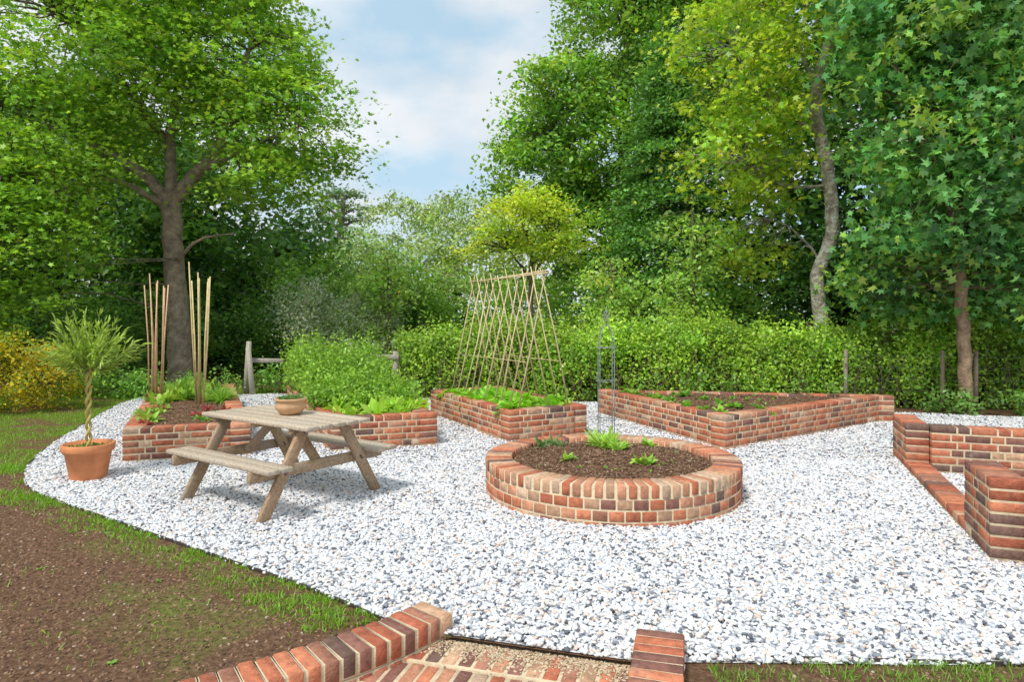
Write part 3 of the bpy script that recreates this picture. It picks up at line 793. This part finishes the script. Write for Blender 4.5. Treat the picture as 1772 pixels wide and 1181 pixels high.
tree('sycamore_tree',([(6.50,14,-.1),(6.52,14,1.4),(6.44,14,2.5),(6.73,14,3.4),(6.65,14,4.7),(6.40,14,6.3),(6.75,14,7.8),(6.9,14,9.6)],[.20,.15,.14,.14,.13,.12,.1,.06]),
 [([(6.55,14,5.4),(5.6,13.8,6.0),(4.6,13.5,6.9)],[.06,.04,.015]),([(6.68,14,4.4),(5.7,13.9,4.4),(4.7,13.6,4.8)],[.04,.03,.012]),
  ([(6.68,14,2.6),(5.9,14,3.5),(5.2,13.8,3.7)],[.03,.02,.01]),([(6.7,14,7.2),(7.6,13.8,8),(8.3,13.6,9)],[.06,.04,.02]),([(6.45,14,6.3),(5.9,13.9,7.6),(5.4,13.8,8.6)],[.05,.03,.015])],
 [(4.5,13.6,7.0,1.3,1.3,1.5),(5.7,13.8,8.1,1.5,1.4,1.2),(4.5,13.7,4.9,1.3,1.2,.9),(5.0,13.5,5.9,.9,1.1,.9),(7.6,13.9,8.7,1.5,1.4,1.2),(5.4,14.3,4.6,.7,.9,.8),(5.2,14.6,3.2,.8,.7,.6)],
 360,38,.125,[[.46,.64,.06],[.54,.70,.07],[.32,.56,.07]],bark=(.40,.35,.28),bmat=M_birch,tmpl=PALM,flat=.35,cr=.5,branches=.8,brr=.014)
tree('maple_tree',([(7.65,11.2,-.1),(7.62,11.2,1.5),(7.45,11.2,3.3),(7.35,11.2,5),(7.4,11.2,8)],[.11,.10,.085,.07,.04]),
 [([(7.5,11.2,3.0),(7.0,10.8,3.8),(6.5,10.5,4.8)],[.04,.03,.012]),([(7.45,11.2,4.2),(8.2,10.8,5),(8.8,10.4,6)],[.04,.03,.012])],
 [(7.0,10.9,6.2,1.6,1.2,1.3),(7.9,10.8,4.8,1.5,1.2,1.2),(7.0,10.8,3.5,1.2,.9,1.0),(8.5,10.8,2.6,1.0,1,.9),(6.6,10.9,4.7,.85,.9,.9),(6.5,11.2,6.8,1.0,1,1.1),(8.8,10.6,6.8,1.6,1.3,1.4),(7.3,11,8.3,2.2,1.3,1.1),(6.9,11.9,2.4,1.1,.5,.8),(8.6,11.8,4.0,1.2,.8,1.4),(8.2,12.0,2.2,1.2,.5,.8)],
 720,42,.16,[[.15,.37,.11],[.20,.45,.13],[.11,.30,.10],[.36,.57,.11]],bark=(.36,.24,.16),tmpl=PALM,flat=.55,cr=.5,up=.7,branches=.5,brr=.012)
tree('golden_maple_tree',([(.47,17,-.1),(.47,17,2),(.5,17,3.4)],[.09,.07,.04]),
 [([(.48,17,2.6),(-.1,17,3.4)],[.04,.015]),([(.48,17,2.7),(1.1,17,3.5)],[.04,.015])],
 [(.43,17,4.1,1.35,1.1,.7),(-.4,16.8,3.4,.9,.8,.4),(1.3,16.9,3.5,.9,.8,.4),(.5,17,4.7,.7,.7,.4)],120,64,.11,[[.54,.69,.07],[.46,.64,.08]],flat=.22,cr=.45,up=1.4)
for (x,y,h) in [(3.75,13.9,4.2),(-3.1,16.5,3.1),(2.3,15.5,3.0)]:
    tree('ash_sapling',([(x,y,-.1),(x+.05,y,h*.5),(x,y,h)],[.05,.035,.012]),[],[(x,y,h*.75,.75,.7,h*.28),(x-.3,y,h*.5,.6,.6,.5)],54,34,.12,[[.38,.60,.12]],flat=.4,cr=.35,branches=.9,brr=.009)

# woodland masses
def mass(name,lobes,nclump,per,size,base,**kw):
    lf=Acc();tr=Acc();crown(lf,tr,lobes,nclump,per,size,base,None,**kw);return lf.obj(name,M_leaf)
lob=[]
for x in np.arange(-27,-5.5,2.0):
    for z in (1.2,3.0,5.0,7.2):
        if x>-8.6 and z>3.2:continue
        lob.append((x+rng.normal()*.5,20.5+rng.normal()*.8+abs(x)*.02,z+rng.normal()*.4,1.7,1.4,1.5))
mass('woodland',lob,1100,74,.22,[[.14,.31,.07],[.21,.40,.08],[.10,.24,.06]],cr=.8,flat=.45,shell=.5)
lob=[]
for x in np.arange(7.5,30,2.1):
    for z in (1.4,3.4,5.8,8.4,11,13.6):
        lob.append((x+rng.normal()*.5,18.5+rng.normal()*.8,z+rng.normal()*.5,1.8,1.4,1.6))
for y in (10,12.5,15):
    for z in (1.5,4,6.5,9):lob.append((13+rng.normal()*.5,y,z,1.6,1.7,1.6))
mass('woodland',lob,1400,70,.24,[[.12,.29,.07],[.19,.38,.08],[.09,.22,.06]],cr=.85,flat=.45,shell=.5)
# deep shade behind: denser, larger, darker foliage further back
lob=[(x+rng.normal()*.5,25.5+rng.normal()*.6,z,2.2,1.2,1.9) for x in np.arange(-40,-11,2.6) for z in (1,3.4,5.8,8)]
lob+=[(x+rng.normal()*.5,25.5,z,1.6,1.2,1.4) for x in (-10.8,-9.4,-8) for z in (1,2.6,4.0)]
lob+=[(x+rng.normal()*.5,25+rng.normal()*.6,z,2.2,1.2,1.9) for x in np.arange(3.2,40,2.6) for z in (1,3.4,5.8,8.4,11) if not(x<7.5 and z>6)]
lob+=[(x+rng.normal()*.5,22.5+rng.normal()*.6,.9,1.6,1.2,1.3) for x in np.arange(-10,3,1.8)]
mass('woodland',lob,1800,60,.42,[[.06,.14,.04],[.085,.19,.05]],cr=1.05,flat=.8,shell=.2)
lob=[]
for y in (7,9.5,12,14.5,17):
    for z in (1.2,3.2,5.4,7.5):lob.append((-15.5+rng.normal()*.5,y,z,1.7,1.7,1.6))
mass('woodland',lob,280,64,.2,[[.12,.26,.05],[.16,.32,.06]],cr=.8,flat=.5)
lob=[(-5.6,32,5.6,1.9,1.8,2.2),(-3.0,33,6.0,2.0,1.8,2.0),(-6.6,31,4,1.9,1.6,1.8),(-4.3,31,3.8,2.1,1.6,1.9),(-1.6,31,4.6,1.9,1.6,2.3),(-9.5,33,3.5,2.2,1.8,1.9),(-.4,34,6.6,1.7,1.5,1.6),(-7.6,30,2.2,2.2,1.5,1.5),(1,33,4,2,1.5,2.5)]
mass('distant_trees',lob,520,64,.20,[[.43,.58,.27],[.37,.53,.23],[.50,.64,.27]],cr=.75,flat=.45)
lob=[(x,52+rng.normal()*2,rng.uniform(1.5,4),4,2.5,3.2) for x in np.arange(-75,80,4.5)]
mass('distant_trees',lob,520,60,.6,[[.24,.38,.17],[.2,.33,.14]],cr=2.,flat=.6)
# cedar on the skyline
e=empty('cedar_tree');tr=Acc();lf=Acc();tube(tr,[(-11.2,42,0),(-11.0,42,5),(-10.6,42,9.4)],[.5,.35,.08],(.26,.21,.18),8)
for z,x0,x1 in [(9.6,-11.6,-9.9),(8.8,-12.4,-9.2),(8.0,-12.8,-9.4),(7.2,-13.4,-8.8),(6.4,-12.8,-8.9),(5.6,-13.6,-9.2),(4.8,-13,-8.6)]:
    n=9
    for x in np.linspace(x0,x1,n):
        m=70;q=rng.normal(size=(m,3))*[.35,.6,.10];leaves(lf,np.array([x,42+rng.normal()*.5,z-.12*abs(x+10.8)+rng.normal()*.1])+q,rng.uniform(.15,.3,m),np.array([.22,.34,.22])*rng.uniform(.7,1.3,(m,1)),DIA,1.5)
    for xx in(x0,x1):tube(tr,[(-10.9,42,z-.7),(xx*.5-5.4,42,z-.25),(xx,42,z-.12*abs(xx+10.8))],[.12,.08,.03],(.24,.2,.17),5,False)
tr.obj('trunk_and_branches',M_bark,e,True);lf.obj('foliage',M_leaf,e)

def shrub(name,lobes,n,per,size,base,**kw):
    return mass(name,lobes,n,per,size,base,cr=kw.pop('cr',.32),flat=kw.pop('flat',.7),shell=kw.pop('shell',.7),**kw)
shrub('silver_shrub',[(-4.5,16.5,1.6,1.1,.9,.75),(-5.3,17,1.9,.8,.8,.7),(-3.6,16.8,1.2,.9,.8,.7)],160,60,.08,[[.60,.68,.50],[.46,.58,.38]])
shrub('laurel_shrub',[(-3.1,19,1.9,1.5,1.1,1.3),(-1.4,19.5,2.0,1.5,1.1,1.2),(.4,19,1.7,1.5,1.1,1.3),(2.2,18.6,1.7,1.4,1.1,1.2),(-5.5,19.5,2.1,1.6,1.2,1.3),(3.9,17.2,1.5,1.4,1,1.1),(5.8,17.0,1.4,1.4,1,1.1)],440,64,.13,[[.23,.44,.08],[.30,.54,.09],[.36,.58,.10]],cr=.45)
shrub('laurel_shrub',[(x,17.2+rng.normal()*.4,1.2,1.1,.8,1.1) for x in np.arange(-15,-5,1.5)],280,60,.12,[[.12,.27,.05],[.18,.36,.07]],cr=.45)
shrub('golden_euonymus',[(-8.8,11.4,.75,.95,.8,.65),(-9.8,11.6,.75,1.0,.9,.7),(-8.2,11.8,.55,.6,.6,.5)],200,70,.06,[[.66,.55,.03],[.50,.50,.04],[.18,.32,.04],[.7,.55,.05]],cr=.24)
shrub('groundcover_plants',[(x,13.6+rng.normal()*.3,.28,.55,.5,.30) for x in np.arange(-9.2,-5.6,.6)]+[(x,14.4,.3,.6,.4,.3) for x in np.arange(-5,-1,.8)],190,50,.08,[[.2,.42,.07],[.28,.5,.09]],cr=.25)
shrub('groundcover_plants',[(9.2,10.5,.15,.5,.3,.2),(8.3,10.9,.18,.5,.3,.25),(10,10.1,.15,.5,.3,.2),(7.4,11.2,.2,.4,.3,.25)],50,40,.09,[[.2,.38,.08],[.25,.42,.12]],cr=.2)

# hedge
e=empty('beech_hedge');lf=Acc();tw=Acc()
h0=np.array([-2.3,13.95]);h1=np.array([12.5,11.6]);hd=(h1-h0);HL=np.linalg.norm(hd);hd/=HL;hn=np.array([hd[1],-hd[0]])
m=2300;s=rng.random(m)*HL;face=rng.random(m)
TZ=lambda s:1.20+.75*(fb(s*1.1,s*0+3)-.45)
topz=TZ(s)
bulge=.5*(fb(s*1.3+7,s*0+8)-.5)
q=np.where(face<.62,.42+bulge+rng.normal(size=m)*.12,rng.uniform(-.4,.45,m))
zz=np.where(face<.62,rng.uniform(.06,1,m)*topz,topz+rng.normal(size=m)*.09)
for i in range(m):
    c=np.array([*(h0+hd*s[i]+hn*q[i]),zz[i]]);k=30
    p=c+rng.normal(size=(k,3))*[.12,.10,.11]
    b=np.array([[.31,.54,.06],[.41,.64,.07],[.22,.43,.06],[.48,.66,.08]][rng.integers(4)])*(.5+1.0*fb(np.array([s[i]*1.2]),np.array([zz[i]*3]))[0])*rng.uniform(.7,1.25)
    leaves(lf,p,rng.uniform(.045,.095,k),b*rng.uniform(.75,1.25,(k,1)),DIA,.7,np.array([hn[0],hn[1],0]),.6)
for i in range(680):
    ss=rng.random()*HL;p=h0+hd*ss+hn*rng.uniform(-.1,.5);tz=TZ(np.array([ss]))[0]+rng.random()**2*.42
    if rng.random()<.35: tz=rng.uniform(.5,1.2);p=p+hn*.35
    tube(tw,[(p[0]-hn[0]*.2,p[1]-hn[1]*.2,0),(p[0]+rng.normal()*.1,p[1],.5*tz),(p[0]+rng.normal()*.15,p[1],tz)],[.012,.008,.004],(.2,.13,.09),4,False)
    k=16;leaves(lf,np.array([p[0],p[1],tz])+rng.normal(size=(k,3))*[.07,.07,.13],.07,np.array([.46,.70,.09])*rng.uniform(.75,1.15,(k,1)))
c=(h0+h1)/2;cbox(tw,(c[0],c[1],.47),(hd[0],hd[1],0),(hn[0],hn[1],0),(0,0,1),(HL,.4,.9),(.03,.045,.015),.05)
tw.obj('stems',M_bark,e);lf.obj('foliage',M_leaf,e)

# post and rail fence
a=Acc();wcF=lambda:np.array([.46,.41,.34])*rng.uniform(.8,1.2)
posts=[(-5.65,14.1,1.12,.07),(-5.42,13.9,1.0,-.10),(-3.3,13.5,1.2,0),(-2.35,13.3,.95,.02),(-2.85,13.4,.8,0),(-4.3,13.7,1.0,0)]
for x,y,h,ln in posts:
    tube(a,[(x,y,-.1),(x+ln*.5,y,h*.5),(x+ln,y,h)],[.065,.06,.055],wcF(),8)
for z0,z1 in((.88,.84),(.42,.36)):
    beam(a,(-4.35,13.62,z0),(-3.3,13.42,z1),.05,.09,wcF());beam(a,(-3.3,13.42,z1),(-2.25,13.22,z0-.04),.05,.09,wcF())
beam(a,(-5.5,14.05,.72),(-4.9,14.25,.70),.05,.09,wcF())
a.obj('post_and_rail_fence',M_wood)
a=Acc();f0=np.array([5.9,11.75]);f1=np.array([11.5,10.6])
for t in (0,.27,.36,.66,1):
    p=f0+(f1-f0)*t;tube(a,[(p[0],p[1],-.1),(p[0],p[1],1.05)],.035,(.24,.18,.13),7)
for z in (.15,.35,.55,.75,.95):
    tube(a,[(*f0,z),(*f1,z)],.002,(.12,.12,.12),4)
for t in np.linspace(0,1,50):
    p=f0+(f1-f0)*t;tube(a,[(p[0],p[1],.02),(p[0],p[1],.98)],.0015,(.12,.12,.12),3)
a.obj('wire_fence',M_wood)

# ------------------------------------------------------------------ world, sun, camera
SUN_EL,SUN_AZ=math.radians(55),math.radians(215)
w=bpy.data.worlds.new('World');scene.world=w;w.use_nodes=True;nt=w.node_tree;nt.nodes.clear()
o=nt.nodes.new('ShaderNodeOutputWorld');bg=nt.nodes.new('ShaderNodeBackground');bg.inputs[1].default_value=.15
sky=nt.nodes.new('ShaderNodeTexSky');sky.sky_type='NISHITA';sky.sun_disc=False;sky.sun_elevation=SUN_EL;sky.sun_rotation=SUN_AZ;sky.air_density=1.0;sky.dust_density=1.0
tcn=nt.nodes.new('ShaderNodeTexCoord');mp=nt.nodes.new('ShaderNodeMapping');mp.inputs['Scale'].default_value=(1,1,1.9);mp.inputs['Location'].default_value=(.15,.3,.55)
nt.links.new(tcn.outputs['Generated'],mp.inputs[0])
nz=nt.nodes.new('ShaderNodeTexNoise');nz.inputs['Scale'].default_value=4.2;nz.inputs['Detail'].default_value=7;nz.inputs['Roughness'].default_value=.5
nt.links.new(mp.outputs[0],nz.inputs['Vector'])
fac=ramp(nt,nz.outputs['Fac'],[(.36,(.2,)*3),(.53,(1,)*3)])
nz2=nt.nodes.new('ShaderNodeTexNoise');nz2.inputs['Scale'].default_value=4.5;nz2.inputs['Detail'].default_value=5
nt.links.new(mp.outputs[0],nz2.inputs['Vector'])
cl=ramp(nt,nz2.outputs['Fac'],[(.3,(4.6,5.1,5.6)),(.65,(6.3,6.5,6.7))])
blue=nt.nodes.new('ShaderNodeMix');blue.data_type='RGBA';blue.blend_type='MIX';blue.inputs[0].default_value=.7
nt.links.new(sky.outputs[0],blue.inputs[6]);blue.inputs[7].default_value=(3.4,5.3,6.5,1)
mx=nt.nodes.new('ShaderNodeMix');mx.data_type='RGBA'
nt.links.new(fac.outputs[0],mx.inputs[0]);nt.links.new(blue.outputs[2],mx.inputs[6]);nt.links.new(cl.outputs[0],mx.inputs[7])
nt.links.new(mx.outputs[2],bg.inputs[0]);nt.links.new(bg.outputs[0],o.inputs[0])
sl=bpy.data.lights.new('sun','SUN');sl.energy=3.0;sl.angle=math.radians(10);sl.color=(1,.96,.89)
so=link(bpy.data.objects.new('sun',sl))
dv=Vector((math.sin(SUN_AZ)*math.cos(SUN_EL),math.cos(SUN_AZ)*math.cos(SUN_EL),math.sin(SUN_EL)))
so.rotation_euler=dv.to_track_quat('Z','Y').to_euler()
cam=bpy.data.cameras.new('camera');cam.sensor_width=36;cam.lens=23.36;cam.shift_y=-.0217;cam.clip_end=2000;cam.clip_start=.05
co=link(bpy.data.objects.new('camera',cam));co.location=(0,0,1.6);co.rotation_euler=(math.radians(90),0,0)
scene.camera=co
scene.view_settings.view_transform='Standard';scene.view_settings.look='None';scene.view_settings.exposure=0
